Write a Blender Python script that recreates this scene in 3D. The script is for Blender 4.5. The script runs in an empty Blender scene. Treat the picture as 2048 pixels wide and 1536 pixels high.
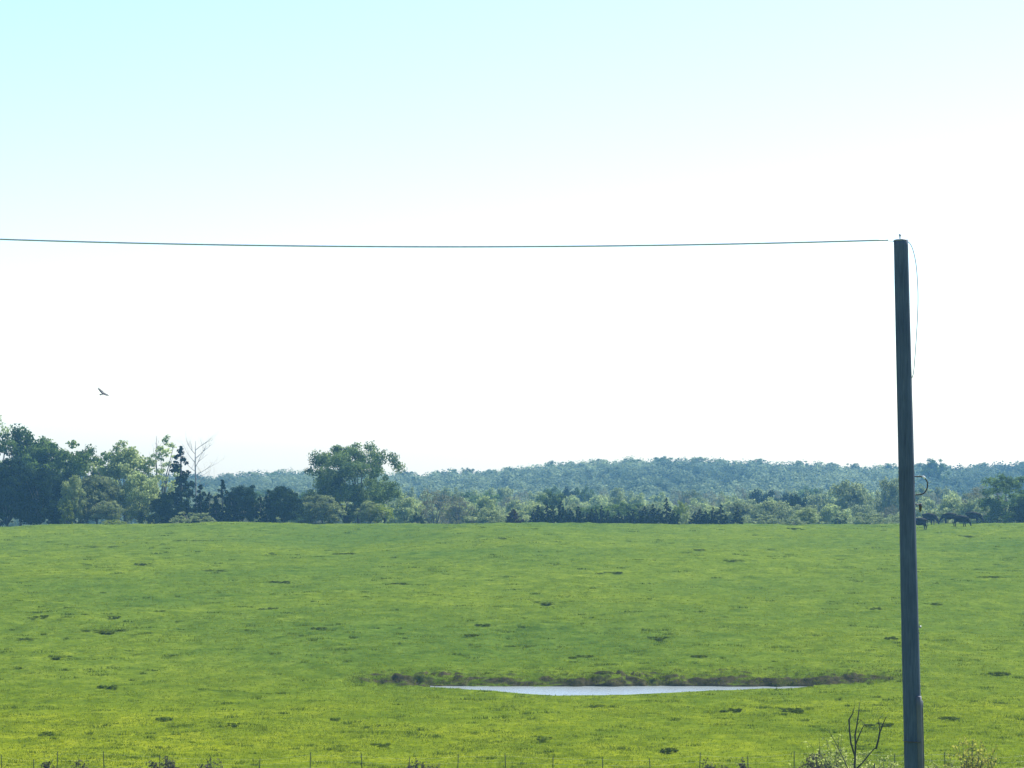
import bpy, bmesh, math, random
import numpy as np
from mathutils import Vector, Matrix

scene = bpy.context.scene
COL = scene.collection
R = math.radians

# ------------------------------------------------------------------ camera
F = 4600.0            # focal length in photo pixels (2048 wide)
CX, CY = 1024.0, 900.0  # principal column, eye level row
cam_data = bpy.data.cameras.new("camera")
cam = bpy.data.objects.new("camera", cam_data)
COL.objects.link(cam)
cam_data.sensor_width = 36.0
cam_data.lens = 36.0 * F / 2048.0
cam_data.shift_y = (CY - 768.0) / 2048.0
cam_data.clip_start = 0.1
cam_data.clip_end = 12000
cam.location = (0, 0, 0)
cam.rotation_euler = (R(90), 0, 0)
scene.camera = cam

# ------------------------------------------------------------------ light
SUN_AZ, SUN_EL = 42.0, 48.0          # degrees right of the view axis, height
world = bpy.data.worlds.new("World")
scene.world = world
world.use_nodes = True
wn = world.node_tree
bg = wn.nodes["Background"]
sky = wn.nodes.new("ShaderNodeTexSky")
sky.sky_type = 'NISHITA'
sky.sun_disc = False
sky.sun_elevation = R(SUN_EL)
sky.sun_rotation = R(SUN_AZ)
sky.altitude = 200
sky.air_density = 1.0
sky.dust_density = 0.75
sky.ozone_density = 4.5
wn.links.new(sky.outputs["Color"], bg.inputs["Color"])
bg.inputs["Strength"].default_value = 0.097
sun_data = bpy.data.lights.new("sun", 'SUN')
sun_data.energy = 4.2
sun_data.angle = R(0.55)
sun_data.color = (1.0, 0.96, 0.88)
sun = bpy.data.objects.new("sun", sun_data)
COL.objects.link(sun)
sd = Vector((math.sin(R(SUN_AZ)) * math.cos(R(SUN_EL)), math.cos(R(SUN_AZ)) * math.cos(R(SUN_EL)), math.sin(R(SUN_EL))))
sun.location = sd * 100
sun.rotation_euler = sd.to_track_quat('Z', 'Y').to_euler()

scene.view_settings.view_transform = 'Standard'
scene.view_settings.look = 'None'
scene.view_settings.exposure = 1.3
scene.view_settings.gamma = 1.0
scene.cycles.max_bounces = 6
scene.cycles.transparent_max_bounces = 8
scene.cycles.volume_bounces = 1

# ------------------------------------------------------------------ helpers
def world_x(px, d): return (px - CX) / F * d
def world_z(py, d): return (CY - py) / F * d

def _hash(ix, iy, seed):
    ix = ix.astype(np.int64); iy = iy.astype(np.int64)
    h = (ix * 374761393 + iy * 668265263 + seed * 974634777) & 0xFFFFFFFF
    h = ((h ^ (h >> 13)) * 1274126177) & 0xFFFFFFFF
    h = h ^ (h >> 16)
    return (h & 0xFFFFFF) / float(0xFFFFFF)

def vnoise(x, y, seed=0):
    x = np.asarray(x, float); y = np.asarray(y, float)
    ix = np.floor(x); iy = np.floor(y)
    fx = x - ix; fy = y - iy
    fx = fx * fx * (3 - 2 * fx); fy = fy * fy * (3 - 2 * fy)
    a = _hash(ix, iy, seed); b = _hash(ix + 1, iy, seed)
    c = _hash(ix, iy + 1, seed); d = _hash(ix + 1, iy + 1, seed)
    return (a + (b - a) * fx) * (1 - fy) + (c + (d - c) * fx) * fy - 0.5

def smooth(t):
    t = np.clip(t, 0, 1)
    return t * t * (3 - 2 * t)

def mesh_np(name, verts, faces, mats, attr=None, smooth_shade=False, mat_index=None):
    """verts (n,3), faces (m,k) constant k; attr = per-vertex float array called 'tone'"""
    verts = np.asarray(verts, np.float32); faces = np.asarray(faces, np.int32)
    me = bpy.data.meshes.new(name)
    me.vertices.add(len(verts)); me.vertices.foreach_set("co", verts.ravel())
    m, k = faces.shape
    me.loops.add(m * k); me.loops.foreach_set("vertex_index", faces.ravel())
    me.polygons.add(m)
    me.polygons.foreach_set("loop_start", np.arange(0, m * k, k, dtype=np.int32))
    me.polygons.foreach_set("loop_total", np.full(m, k, np.int32))
    if smooth_shade:
        me.polygons.foreach_set("use_smooth", np.ones(m, bool))
    if mat_index is not None:
        me.polygons.foreach_set("material_index", np.asarray(mat_index, np.int32))
    for mt in (mats if isinstance(mats, (list, tuple)) else [mats]):
        me.materials.append(mt)
    if attr is not None:
        a = me.attributes.new("tone", 'FLOAT', 'POINT')
        a.data.foreach_set("value", np.asarray(attr, np.float32))
    me.update(calc_edges=True)
    me.validate()
    return me

def obj(name, data, parent=None):
    o = bpy.data.objects.new(name, data)
    COL.objects.link(o)
    if parent is not None:
        o.parent = parent
    return o

def tag(o, label=None, cat=None, group=None, kind=None):
    if label: o["label"] = label
    if cat: o["category"] = cat
    if group: o["group"] = group
    if kind: o["kind"] = kind
    return o

def empty(name, loc, rotz=0.0):
    o = obj(name, None)
    o.empty_display_size = 0.3
    o.location = loc
    o.rotation_euler = (0, 0, rotz)
    return o

class Geo:
    """collects quads / tubes into one mesh"""
    def __init__(self):
        self.v = []; self.f = []; self.t = []; self.n = 0
    def add(self, v, f, tone=0.5):
        v = np.asarray(v, float); f = np.asarray(f, int)
        if f.shape[1] == 3:
            f = np.concatenate([f, f[:, 2:3]], 1)
        self.v.append(v); self.f.append(f + self.n)
        self.t.append(np.full(len(v), tone) if np.isscalar(tone) else np.asarray(tone))
        self.n += len(v)
    def tube(self, pts, rad, sides=6, tone=0.5, wob=0.0, rng=None):
        pts = [Vector(p) for p in pts]; n = len(pts)
        vs = []
        for i, p in enumerate(pts):
            a = pts[max(0, i - 1)]; b = pts[min(n - 1, i + 1)]
            t = (b - a).normalized()
            up = Vector((0, 1, 0)) if abs(t.y) < 0.9 else Vector((1, 0, 0))
            s = t.cross(up).normalized(); w = s.cross(t).normalized()
            for k in range(sides):
                an = 2 * math.pi * k / sides
                r = rad[i] * (1 + (rng.uniform(-wob, wob) if rng else 0))
                vs.append(p + (s * math.cos(an) + w * math.sin(an)) * r)
        fs = []
        for i in range(n - 1):
            for k in range(sides):
                k2 = (k + 1) % sides
                fs.append((i * sides + k, i * sides + k2, (i + 1) * sides + k2, (i + 1) * sides + k))
        base = len(vs)
        vs.append(pts[0]); vs.append(pts[-1])
        for k in range(sides):
            k2 = (k + 1) % sides
            fs.append((base, k2, k, k))
            fs.append((base + 1, (n - 1) * sides + k, (n - 1) * sides + k2, (n - 1) * sides + k2))
        self.add([tuple(v) for v in vs], fs, tone)
    def box(self, c, s, tone=0.5):
        x, y, z = c; a, b, h = s[0] / 2, s[1] / 2, s[2] / 2
        v = [(x - a, y - b, z - h), (x + a, y - b, z - h), (x + a, y + b, z - h), (x - a, y + b, z - h),
             (x - a, y - b, z + h), (x + a, y - b, z + h), (x + a, y + b, z + h), (x - a, y + b, z + h)]
        f = [(0, 3, 2, 1), (4, 5, 6, 7), (0, 1, 5, 4), (1, 2, 6, 5), (2, 3, 7, 6), (3, 0, 4, 7)]
        self.add(v, f, tone)
    def mesh(self, name, mat, smooth_shade=False):
        V = np.concatenate(self.v); Fq = np.concatenate(self.f); T = np.concatenate(self.t)
        bm_faces = Fq
        me = bpy.data.meshes.new(name)
        # faces may hold a repeated last index (triangles)
        tri = bm_faces[:, 2] == bm_faces[:, 3]
        sizes = np.where(tri, 3, 4).astype(np.int32)
        mask = np.ones(bm_faces.shape, bool); mask[tri, 3] = False
        loops = bm_faces[mask].astype(np.int32)
        me.vertices.add(len(V)); me.vertices.foreach_set("co", V.astype(np.float32).ravel())
        me.loops.add(len(loops)); me.loops.foreach_set("vertex_index", loops)
        me.polygons.add(len(sizes))
        me.polygons.foreach_set("loop_start", (np.cumsum(sizes) - sizes).astype(np.int32))
        me.polygons.foreach_set("loop_total", sizes)
        if smooth_shade:
            me.polygons.foreach_set("use_smooth", np.ones(len(sizes), bool))
        me.materials.append(mat)
        a = me.attributes.new("tone", 'FLOAT', 'POINT'); a.data.foreach_set("value", T.astype(np.float32))
        me.update(calc_edges=True); me.validate()
        return me

# ------------------------------------------------------------------ materials
def new_mat(name):
    m = bpy.data.materials.new(name); m.use_nodes = True
    nt = m.node_tree
    return m, nt, nt.nodes["Principled BSDF"], nt.nodes["Material Output"]

def N(nt, typ, **kw):
    n = nt.nodes.new(typ)
    for k, v in kw.items(): setattr(n, k, v)
    return n

def ramp(nt, fac, stops):
    r = N(nt, "ShaderNodeValToRGB")
    el = r.color_ramp.elements
    while len(el) < len(stops): el.new(0.5)
    for e, (p, c) in zip(el, stops):
        e.position = p; e.color = (*c, 1)
    nt.links.new(fac, r.inputs["Fac"])
    return r.outputs["Color"]

def noise(nt, scale, detail=3, coord="Object", rough=0.55, vec=None):
    n = N(nt, "ShaderNodeTexNoise")
    n.inputs["Scale"].default_value = scale; n.inputs["Detail"].default_value = detail
    n.inputs["Roughness"].default_value = rough
    if vec is None:
        tc = N(nt, "ShaderNodeTexCoord"); vec = tc.outputs[coord]
    nt.links.new(vec, n.inputs["Vector"])
    return n.outputs["Fac"]

def leaf_mat(name, dark, light, trans=0.35, vary=0.25):
    m, nt, p, out = new_mat(name)
    at = N(nt, "ShaderNodeAttribute", attribute_name="tone")
    c = ramp(nt, at.outputs["Fac"], [(0.0, dark), (1.0, light)])
    oi = N(nt, "ShaderNodeObjectInfo")
    mr = N(nt, "ShaderNodeMapRange")
    mr.inputs["To Min"].default_value = 1 - vary; mr.inputs["To Max"].default_value = 1 + vary
    nt.links.new(oi.outputs["Random"], mr.inputs["Value"])
    hs = N(nt, "ShaderNodeHueSaturation")
    nt.links.new(mr.outputs["Result"], hs.inputs["Value"])
    nt.links.new(c, hs.inputs["Color"])
    p.inputs["Roughness"].default_value = 0.8
    p.inputs["Specular IOR Level"].default_value = 0.0
    nt.links.new(hs.outputs["Color"], p.inputs["Base Color"])
    tr = N(nt, "ShaderNodeBsdfTranslucent")
    nt.links.new(hs.outputs["Color"], tr.inputs["Color"])
    mx = N(nt, "ShaderNodeMixShader"); mx.inputs["Fac"].default_value = trans
    nt.links.new(p.outputs["BSDF"], mx.inputs[1]); nt.links.new(tr.outputs["BSDF"], mx.inputs[2])
    nt.links.new(mx.outputs["Shader"], out.inputs["Surface"])
    return m

def plain_mat(name, a, b, scale=6.0, rough=0.8, metal=0.0, bump=0.0, spec=0.4):
    m, nt, p, out = new_mat(name)
    f = noise(nt, scale, 4)
    nt.links.new(ramp(nt, f, [(0.3, a), (0.7, b)]), p.inputs["Base Color"])
    p.inputs["Roughness"].default_value = rough; p.inputs["Metallic"].default_value = metal
    p.inputs["Specular IOR Level"].default_value = spec
    if bump:
        bp = N(nt, "ShaderNodeBump"); bp.inputs["Strength"].default_value = bump; bp.inputs["Distance"].default_value = 0.02
        nt.links.new(f, bp.inputs["Height"]); nt.links.new(bp.outputs["Normal"], p.inputs["Normal"])
    return m

M_OAK = leaf_mat("oak_leaves", (0.035, 0.075, 0.018), (0.17, 0.25, 0.06), 0.48)
M_BIGOAK = leaf_mat("big_oak_leaves", (0.036, 0.076, 0.026), (0.185, 0.255, 0.085), 0.48)  # leaf colour of the lone big tree, slightly paler than the other oaks
M_DARK = leaf_mat("dark_leaves", (0.010, 0.024, 0.014), (0.040, 0.068, 0.026), 0.25)
M_CEDAR = leaf_mat("cedar_needles", (0.008, 0.016, 0.010), (0.024, 0.040, 0.020), 0.12)
M_RUST = leaf_mat("rusty_cedar_needles", (0.022, 0.012, 0.016), (0.05, 0.034, 0.034), 0.12)
M_FRESH = leaf_mat("fresh_leaves", (0.17, 0.22, 0.08), (0.36, 0.42, 0.17), 0.5)
M_OLIVE = leaf_mat("olive_leaves", (0.12, 0.16, 0.065), (0.29, 0.34, 0.15), 0.5)
M_YELLOW = leaf_mat("yellow_green_leaves", (0.14, 0.19, 0.03), (0.28, 0.34, 0.06), 0.5)
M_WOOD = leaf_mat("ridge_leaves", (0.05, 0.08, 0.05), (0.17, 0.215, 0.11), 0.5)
M_TWIG = leaf_mat("budding_twigs", (0.12, 0.12, 0.07), (0.24, 0.25, 0.14), 0.4)
M_BARK = plain_mat("bark", (0.05, 0.045, 0.04), (0.13, 0.12, 0.105), 3, 0.9)
M_PALE_BARK = plain_mat("pale_bark", (0.22, 0.20, 0.20), (0.36, 0.33, 0.33), 3, 0.9)  # bark paled so the leafless trees blend into the haze
M_DEAD = plain_mat("dead_stems", (0.02, 0.02, 0.02), (0.055, 0.053, 0.05), 5, 0.9)

# ------------------------------------------------------------------ terrain
SKYX = np.array([-400, 0, 300, 420, 600, 800, 1000, 1100, 1200, 1400, 1500, 1600, 1700, 1800, 1950, 2048, 2500])
SKYY = np.array([950, 948, 946, 945, 938, 942, 934, 921, 915, 911, 917, 921, 926, 926, 924, 919, 915])
NEARX = np.array([-2000, 840, 880, 940, 1000, 1060, 1110, 1250, 1350, 1440, 1560, 1640, 4000])
NEARY = np.array([1374, 1374, 1375, 1379, 1383, 1388, 1391, 1391, 1386, 1381, 1378.5, 1376, 1376])
ZW = -14.43
D_FAR = 140.4
D_CREST = 334.0
PD = np.array([-200, 0, 6, 20, 36, 60, 75, 90, 100, 118, 133])
PZ = np.array([-1.7, -1.7, -2.2, -4.9, -8.2, -11.6, -12.9, -13.9, -14.42, -14.45, -14.405])

def far_edge(x):
    return D_FAR + 0.5 * vnoise(x * 0.35, x * 0 + 3, 5) + 0.35 * vnoise(x * 1.3, x * 0 + 9, 6)

def bank_amount(x):
    px = x / 141.0 * F + CX
    return smooth((px - 640) / 170) * (1 - smooth((px - 1690) / 190))

def ground(x, d, fine=True):
    x = np.asarray(x, float); d = np.asarray(d, float)
    x, d = np.broadcast_arrays(x, d)
    px = x / np.maximum(d, 20) * F + CX
    near = np.interp(d, PD, PZ)
    # rise beyond the flat: gentle everywhere, a cut bank behind the pond
    crest_y = 1049.5 - 5.0 * np.exp(-((px - 1150) / 420) ** 2) + 4.0 * np.exp(-((px - 60) / 330) ** 2) - 3.5 * smooth((px - 1990) / 160)
    z_crest = (CY - crest_y) / F * D_CREST
    t = np.clip((d - 141) / (D_CREST - 141), 0, 1)
    up = -13.72 + (z_crest + 13.72) * (t + 0.22 * np.sin(np.pi * t))
    b = bank_amount(x)
    fe = far_edge(x)
    gentle = smooth((d - 129) / 26)
    cut = 0.6 * smooth((d - fe) / (0.6 + 0.9 * (vnoise(x * 0.5, x * 0, 8) + 0.5))) + 0.4 * smooth((d - fe) / 4.5)
    mix = gentle * (1 - b) + cut * b
    z = near * (1 - mix) + up * mix
    # beyond the crest: drop to the valley, then the wooded ridge
    dd = d - D_CREST
    drop = np.interp(d, [0, D_CREST, 345, 380, 430, 480, 600], [0, 0, -0.25, -3.2, -9.5, -13.5, -14.5])
    zr = (CY - np.interp(px, SKYX, SKYY)) / F * 1000 - 9.5
    zv = z + drop
    tr = smooth((d - 600) / 440)
    z = np.where(d < 560, zv, zv * (1 - tr) + zr * tr)
    z = z - np.maximum(d - 1060, 0) * 0.03 * (d > 1060)
    # pond basin
    dn = np.abs(ZW) * F / (np.interp(px, NEARX, NEARY) - CY) + 0.5 * vnoise(x * 0.6, x * 0 + 1, 12)
    inside = np.minimum(smooth((d - dn) / 0.35), smooth((fe - d) / 0.25 + 0.4)) * (px > 845) * (px < 1625)
    z = z - 0.45 * inside
    if fine:
        w = smooth((d - 30) / 40) * (1 - smooth((d - 450) / 200))
        pdamp = 1 - 0.9 * np.exp(-((d - 136) / 4.5) ** 2) * smooth((px - 760) / 60) * (1 - smooth((px - 1640) / 60))
        flat = (0.35 + 0.65 * smooth((d - 146) / 20)) * pdamp
        z = z + w * flat * (0.95 * vnoise(x / 21, d / 30, 21) + 0.20 * vnoise(x / 6, d / 9, 22))
        wf = w * (1 - 0.75 * inside) * pdamp
        soft = 0.45 + 0.55 * smooth((d - 143) / 12)
        z = z + wf * soft * (0.20 * vnoise(x / 2.2, d / 2.6, 23) + 0.13 * vnoise(x / 0.9, d / 1.1, 24) + 0.05 * vnoise(x / 0.42, d / 0.5, 25))
        # hummocks and slumped clods on the cut bank
        hb = b * np.exp(-((d - fe - 1.2) / 1.8) ** 2) * (1 - 0.55 * smooth((x - 13.5) / 3.0))
        hum = np.abs(vnoise(x / 1.1, d / 0.8, 31)) * 0.8 + np.abs(vnoise(x / 0.42, d / 0.4, 32)) * 0.75
        z = z + hb * 0.55 * (hum - 0.25) * (0.6 + 1.2 * smooth(vnoise(x / 3.5, d / 3.0, 33) * 2 + 0.5))
    return z

def gz(x, d): return float(ground(np.array([x]), np.array([d]))[0])

def build_terrain():
    dense = np.linspace(-0.27, 0.27, 560)
    k = np.linspace(0, 1, 22)[1:]
    side = 0.27 + 2.0 * k ** 2.2
    U = np.concatenate([-side[::-1], dense, side])
    rows = np.concatenate([np.linspace(-120, 90, 50)[:-1], np.arange(90, 133, 0.32), np.arange(133, 145, 0.13),
                           np.arange(145, 200, 0.28), np.arange(200, 352, 0.42), np.arange(352, 640, 5), np.arange(640, 1120, 10),
                           np.linspace(1125, 1220, 5)])
    rows = np.unique(np.round(rows, 4))
    Wd = np.maximum(rows, 40)
    X = U[None, :] * Wd[:, None]
    D = np.repeat(rows[:, None], len(U), 1)
    Z = ground(X, D)
    V = np.stack([X, D, Z], -1).reshape(-1, 3)
    nr, nc = X.shape
    idx = np.arange(nr * nc).reshape(nr, nc)
    Fq = np.stack([idx[:-1, :-1], idx[:-1, 1:], idx[1:, 1:], idx[1:, :-1]], -1).reshape(-1, 4)
    return V, Fq

def ground_mat():
    m, nt, p, out = new_mat("pasture_ground")
    tc = N(nt, "ShaderNodeTexCoord")
    pos = tc.outputs["Object"]
    big = noise(nt, 0.035, 4, vec=pos)
    mid = noise(nt, 0.45, 6, vec=pos, rough=0.72)
    fine = noise(nt, 3.0, 4, vec=pos, rough=0.7)
    c1 = ramp(nt, mid, [(0.30, (0.042, 0.074, 0.010)), (0.50, (0.078, 0.118, 0.014)), (0.68, (0.112, 0.152, 0.020))])
    c2 = ramp(nt, fine, [(0.25, (0.42, 0.50, 0.42)), (0.5, (1.0, 1.0, 1.0)), (0.75, (1.42, 1.36, 1.3))])
    c3 = ramp(nt, big, [(0.35, (0.78, 0.87, 0.98)), (0.62, (1.16, 1.11, 0.92))])
    mu = N(nt, "ShaderNodeMix", data_type='RGBA', blend_type='MULTIPLY'); mu.inputs["Factor"].default_value = 1
    nt.links.new(c1, mu.inputs[6]); nt.links.new(c2, mu.inputs[7])
    mu2 = N(nt, "ShaderNodeMix", data_type='RGBA', blend_type='MULTIPLY'); mu2.inputs["Factor"].default_value = 1
    nt.links.new(mu.outputs[2], mu2.inputs[6]); nt.links.new(c3, mu2.inputs[7])
    # bare earth where the ground is steep (the cut bank) and in the pond bed
    ge = N(nt, "ShaderNodeNewGeometry")
    sp = N(nt, "ShaderNodeSeparateXYZ"); nt.links.new(ge.outputs["Normal"], sp.inputs[0])
    st = N(nt, "ShaderNodeMapRange"); st.inputs["From Min"].default_value = 0.95; st.inputs["From Max"].default_value = 0.87
    nt.links.new(sp.outputs["Z"], st.inputs["Value"])
    mfac = N(nt, "ShaderNodeMath", operation='MULTIPLY'); nt.links.new(st.outputs["Result"], mfac.inputs[0])
    r = ramp(nt, mid, [(0.36, (0.5, 0.5, 0.5)), (0.5, (1, 1, 1))]); nt.links.new(r, mfac.inputs[1])
    soil = ramp(nt, fine, [(0.3, (0.028, 0.028, 0.014)), (0.7, (0.085, 0.076, 0.040))])
    # brighter, yellower grass on the near flat round the pond
    sx = N(nt, "ShaderNodeSeparateXYZ"); nt.links.new(pos, sx.inputs[0])
    wob = N(nt, "ShaderNodeMath", operation='MULTIPLY_ADD'); wob.inputs[1].default_value = 22.0
    nt.links.new(big, wob.inputs[0]); nt.links.new(sx.outputs["Y"], wob.inputs[2])
    near_flat = N(nt, "ShaderNodeMapRange"); near_flat.inputs["From Min"].default_value = 138.0; near_flat.inputs["From Max"].default_value = 160.0
    near_flat.inputs["To Min"].default_value = 1.0; near_flat.inputs["To Max"].default_value = 0.0
    nt.links.new(wob.outputs[0], near_flat.inputs["Value"])
    lm = N(nt, "ShaderNodeMix", data_type='RGBA', blend_type='MULTIPLY')
    nt.links.new(near_flat.outputs["Result"], lm.inputs["Factor"]); nt.links.new(mu2.outputs[2], lm.inputs[6])
    lm.inputs[7].default_value = (1.38, 1.20, 0.60, 1)
    mx = N(nt, "ShaderNodeMix", data_type='RGBA'); nt.links.new(mfac.outputs[0], mx.inputs["Factor"])
    nt.links.new(lm.outputs[2], mx.inputs[6]); nt.links.new(soil, mx.inputs[7])
    nt.links.new(mx.outputs[2], p.inputs["Base Color"])
    p.inputs["Roughness"].default_value = 0.9
    p.inputs["Specular IOR Level"].default_value = 0.0
    bp = N(nt, "ShaderNodeBump"); bp.inputs["Strength"].default_value = 0.7; bp.inputs["Distance"].default_value = 0.08
    nt.links.new(fine, bp.inputs["Height"]); nt.links.new(bp.outputs["Normal"], p.inputs["Normal"])
    return m

M_GROUND = ground_mat()
V, Fq = build_terrain()
GROUND_MIN = float(V[:, 2].min())
terrain = obj("ground", mesh_np("ground", V, Fq, M_GROUND, smooth_shade=True))
tag(terrain, kind="structure")

# pond water
def build_pond():
    m, nt, p, out = new_mat("pond_water")
    p.inputs["Base Color"].default_value = (0.22, 0.25, 0.25, 1)
    p.inputs["Roughness"].default_value = 0.22
    p.inputs["IOR"].default_value = 1.33
    tc = N(nt, "ShaderNodeTexCoord")
    n1 = noise(nt, 5.0, 3, vec=tc.outputs["Object"])
    bp = N(nt, "ShaderNodeBump"); bp.inputs["Strength"].default_value = 0.7; bp.inputs["Distance"].default_value = 0.04
    nt.links.new(n1, bp.inputs["Height"]); nt.links.new(bp.outputs["Normal"], p.inputs["Normal"])
    xs = np.linspace(-6.0, 19.0, 150); ds = np.linspace(132.6, 141.4, 60)
    X, D = np.meshgrid(xs, ds)
    Vp = np.stack([X, D, np.full_like(X, ZW)], -1).reshape(-1, 3)
    nr, nc = X.shape; idx = np.arange(nr * nc).reshape(nr, nc)
    Fp = np.stack([idx[:-1, :-1], idx[:-1, 1:], idx[1:, 1:], idx[1:, :-1]], -1).reshape(-1, 4)
    cent = Vp[Fp].mean(1)
    pxc = cent[:, 0] / cent[:, 1] * F + CX
    dnc = abs(ZW) * F / (np.interp(pxc, NEARX, NEARY) - CY)
    Fp = Fp[(cent[:, 1] > dnc - 0.5) & (cent[:, 1] < far_edge(cent[:, 0]) + 0.9) & (pxc > 862) & (pxc < 1612)]
    used, inv = np.unique(Fp, return_inverse=True)
    Vp = Vp[used]; Fp = inv.reshape(-1, 4)
    tag(obj("pond_water", mesh_np("pond_water", Vp, Fp, m)), kind="structure")
build_pond()

# ------------------------------------------------------------------ grass (stuff)
def tuft_cloud(name, x, d, h, spread, blades, mat, seed, width=0.03, deep=1.0):
    rg = np.random.default_rng(seed)
    n = len(x)
    z = ground(x, d) - 0.01
    bx = np.repeat(x, blades) + rg.normal(0, 1, n * blades) * np.repeat(spread, blades)
    bd = np.repeat(d, blades) + rg.normal(0, 1, n * blades) * np.repeat(spread, blades) * deep
    bz = np.repeat(z, blades)
    bh = np.repeat(h, blades) * rg.uniform(0.5, 1.15, n * blades)
    an = rg.uniform(0, math.pi, n * blades)
    ww = width * (np.repeat(d, blades) / 130) * rg.uniform(0.6, 1.4, n * blades)
    lx = rg.normal(0, 0.45, n * blades) * bh; ly = rg.normal(0, 0.45, n * blades) * bh
    a = np.stack([bx - np.cos(an) * ww, bd - np.sin(an) * ww, bz], -1)
    b = np.stack([bx + np.cos(an) * ww, bd + np.sin(an) * ww, bz], -1)
    c = np.stack([bx + lx, bd + ly, bz + bh], -1)
    Vv = np.stack([a, b, c], 1).reshape(-1, 3)
    Ff = np.arange(n * blades * 3).reshape(-1, 3)
    tone = np.repeat(np.clip(np.repeat(rg.uniform(0.1, 0.9, n), blades) + rg.normal(0, 0.15, n * blades), 0, 1), 3)
    return obj(name, mesh_np(name, Vv, Ff, mat, attr=tone))

M_GRASS = leaf_mat("grass_blades", (0.070, 0.108, 0.007), (0.175, 0.218, 0.016), 0.6, 0.0)
M_BANKGRASS = leaf_mat("bank_grass", (0.05, 0.07, 0.012), (0.14, 0.17, 0.03), 0.45, 0.0)
rg = np.random.default_rng(11)
n = 150000
d = 1 / (1 / 95 + rg.uniform(0, 1, n) ** 1.0 * (1 / 338 - 1 / 95))
x = rg.uniform(-0.25, 0.25, n) * d
px = x / d * F + CX
dn_ = np.abs(ZW) * F / (np.interp(px, NEARX, NEARY) - CY)
keep = ~((d > dn_ - 0.1) & (d < far_edge(x) + 0.2) & (px > 845) & (px < 1625)) & (vnoise(x / 5, d / 7, 41) + 0.8 * vnoise(x / 1.5, d / 1.8, 42) > rg.uniform(-0.9, 0.5, n))
x = x[keep]; d = d[keep]
tag(tuft_cloud("pasture_grass", x, d, rg.uniform(0.03, 0.11, len(x)) , np.full(len(x), 0.16), 5, M_GRASS, 3, 0.022), kind="stuff")
# darker, coarser tussocks the cattle leave standing
n = 1500
d = 1 / (1 / 98 + rg.uniform(0, 1, n) * (1 / 330 - 1 / 98)); x = rg.uniform(-0.24, 0.24, n) * d; px = x / d * F + CX
dn_ = np.abs(ZW) * F / (np.interp(px, NEARX, NEARY) - CY)
keep = ~((d > dn_ - 0.6) & (d < far_edge(x) + 0.2) & (px > 800) & (px < 1680)) & (vnoise(x / 9, d / 14, 47) > rg.uniform(-0.6, 0.35, n))
x = x[keep]; d = d[keep]
M_TUSSOCK = leaf_mat("tussock_blades", (0.036, 0.066, 0.005), (0.095, 0.138, 0.012), 0.5, 0.0)
tag(tuft_cloud("grass_tussocks", x, d, rg.uniform(0.07, 0.2, len(x)), np.clip(rg.lognormal(-1.35, 0.45, len(x)), 0.1, 0.9) * (0.6 + d / 260), 34, M_TUSSOCK, 8, 0.024, 0.5), kind="stuff")
n = 1100
x = world_x(rg.uniform(690, 1830, n), 141.0)
d = far_edge(x) + np.abs(rg.normal(0, 1, n)) * 1.6 + 0.15
tag(tuft_cloud("bank_grass", x, d, rg.uniform(0.05, 0.16, n), np.full(n, 0.12), 7, M_BANKGRASS, 4, 0.02), kind="stuff")

# ------------------------------------------------------------------ tree prototypes
def leaf_quads(rg, centers, size, normals_out, tones, scatter=0.75):
    n = len(centers)
    nv = normals_out + rg.normal(0, scatter, (n, 3))
    nv /= np.linalg.norm(nv, axis=1, keepdims=True) + 1e-9
    ref = rg.normal(0, 1, (n, 3))
    a = np.cross(nv, ref); a /= np.linalg.norm(a, axis=1, keepdims=True) + 1e-9
    b = np.cross(nv, a)
    s = size * rg.uniform(0.55, 1.35, (n, 1)); e = rg.uniform(0.5, 0.9, (n, 1))
    v = np.stack([centers - a * s * 0.5, centers + b * s * e * 0.5, centers + a * s * 0.5, centers - b * s * e * 0.5], 1)
    return v.reshape(-1, 3), np.arange(n * 4).reshape(-1, 4), np.repeat(tones, 4)

def crown_mesh(name, clumps, leaf, per, mat, seed, squash=0.75):
    """clumps: list of (x,y,z,r)"""
    rg = np.random.default_rng(seed)
    C = np.array(clumps)
    cen = C[:, :3].mean(0)
    P = []; Nn = []; T = []
    for cx, cy, cz, r in C:
        k = max(8, int(per * 1.6 * (r ** 1.6)))
        q = rg.normal(0, 1, (k, 3)); q /= np.linalg.norm(q, axis=1, keepdims=True)
        q *= (rg.uniform(0, 1, (k, 1)) ** 0.45) * r * rg.uniform(0.8, 1.15, (k, 1)); q[:, 2] *= squash
        p = q + (cx, cy, cz)
        P.append(p)
        o = q / (r + 1e-6) + 0.5 * (p - cen) / (np.linalg.norm(p - cen, axis=1, keepdims=True) + 1e-6) + (0, 0, 0.35)
        Nn.append(o)
        T.append(np.clip(rg.uniform(0.15, 0.85) + rg.normal(0, 0.16, k), 0, 1))
    P = np.concatenate(P); Nn = np.concatenate(Nn); T = np.concatenate(T)
    v, f, t = leaf_quads(rg, P, leaf, Nn, T)
    return mesh_np(name, v, f, mat, attr=t)

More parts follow.
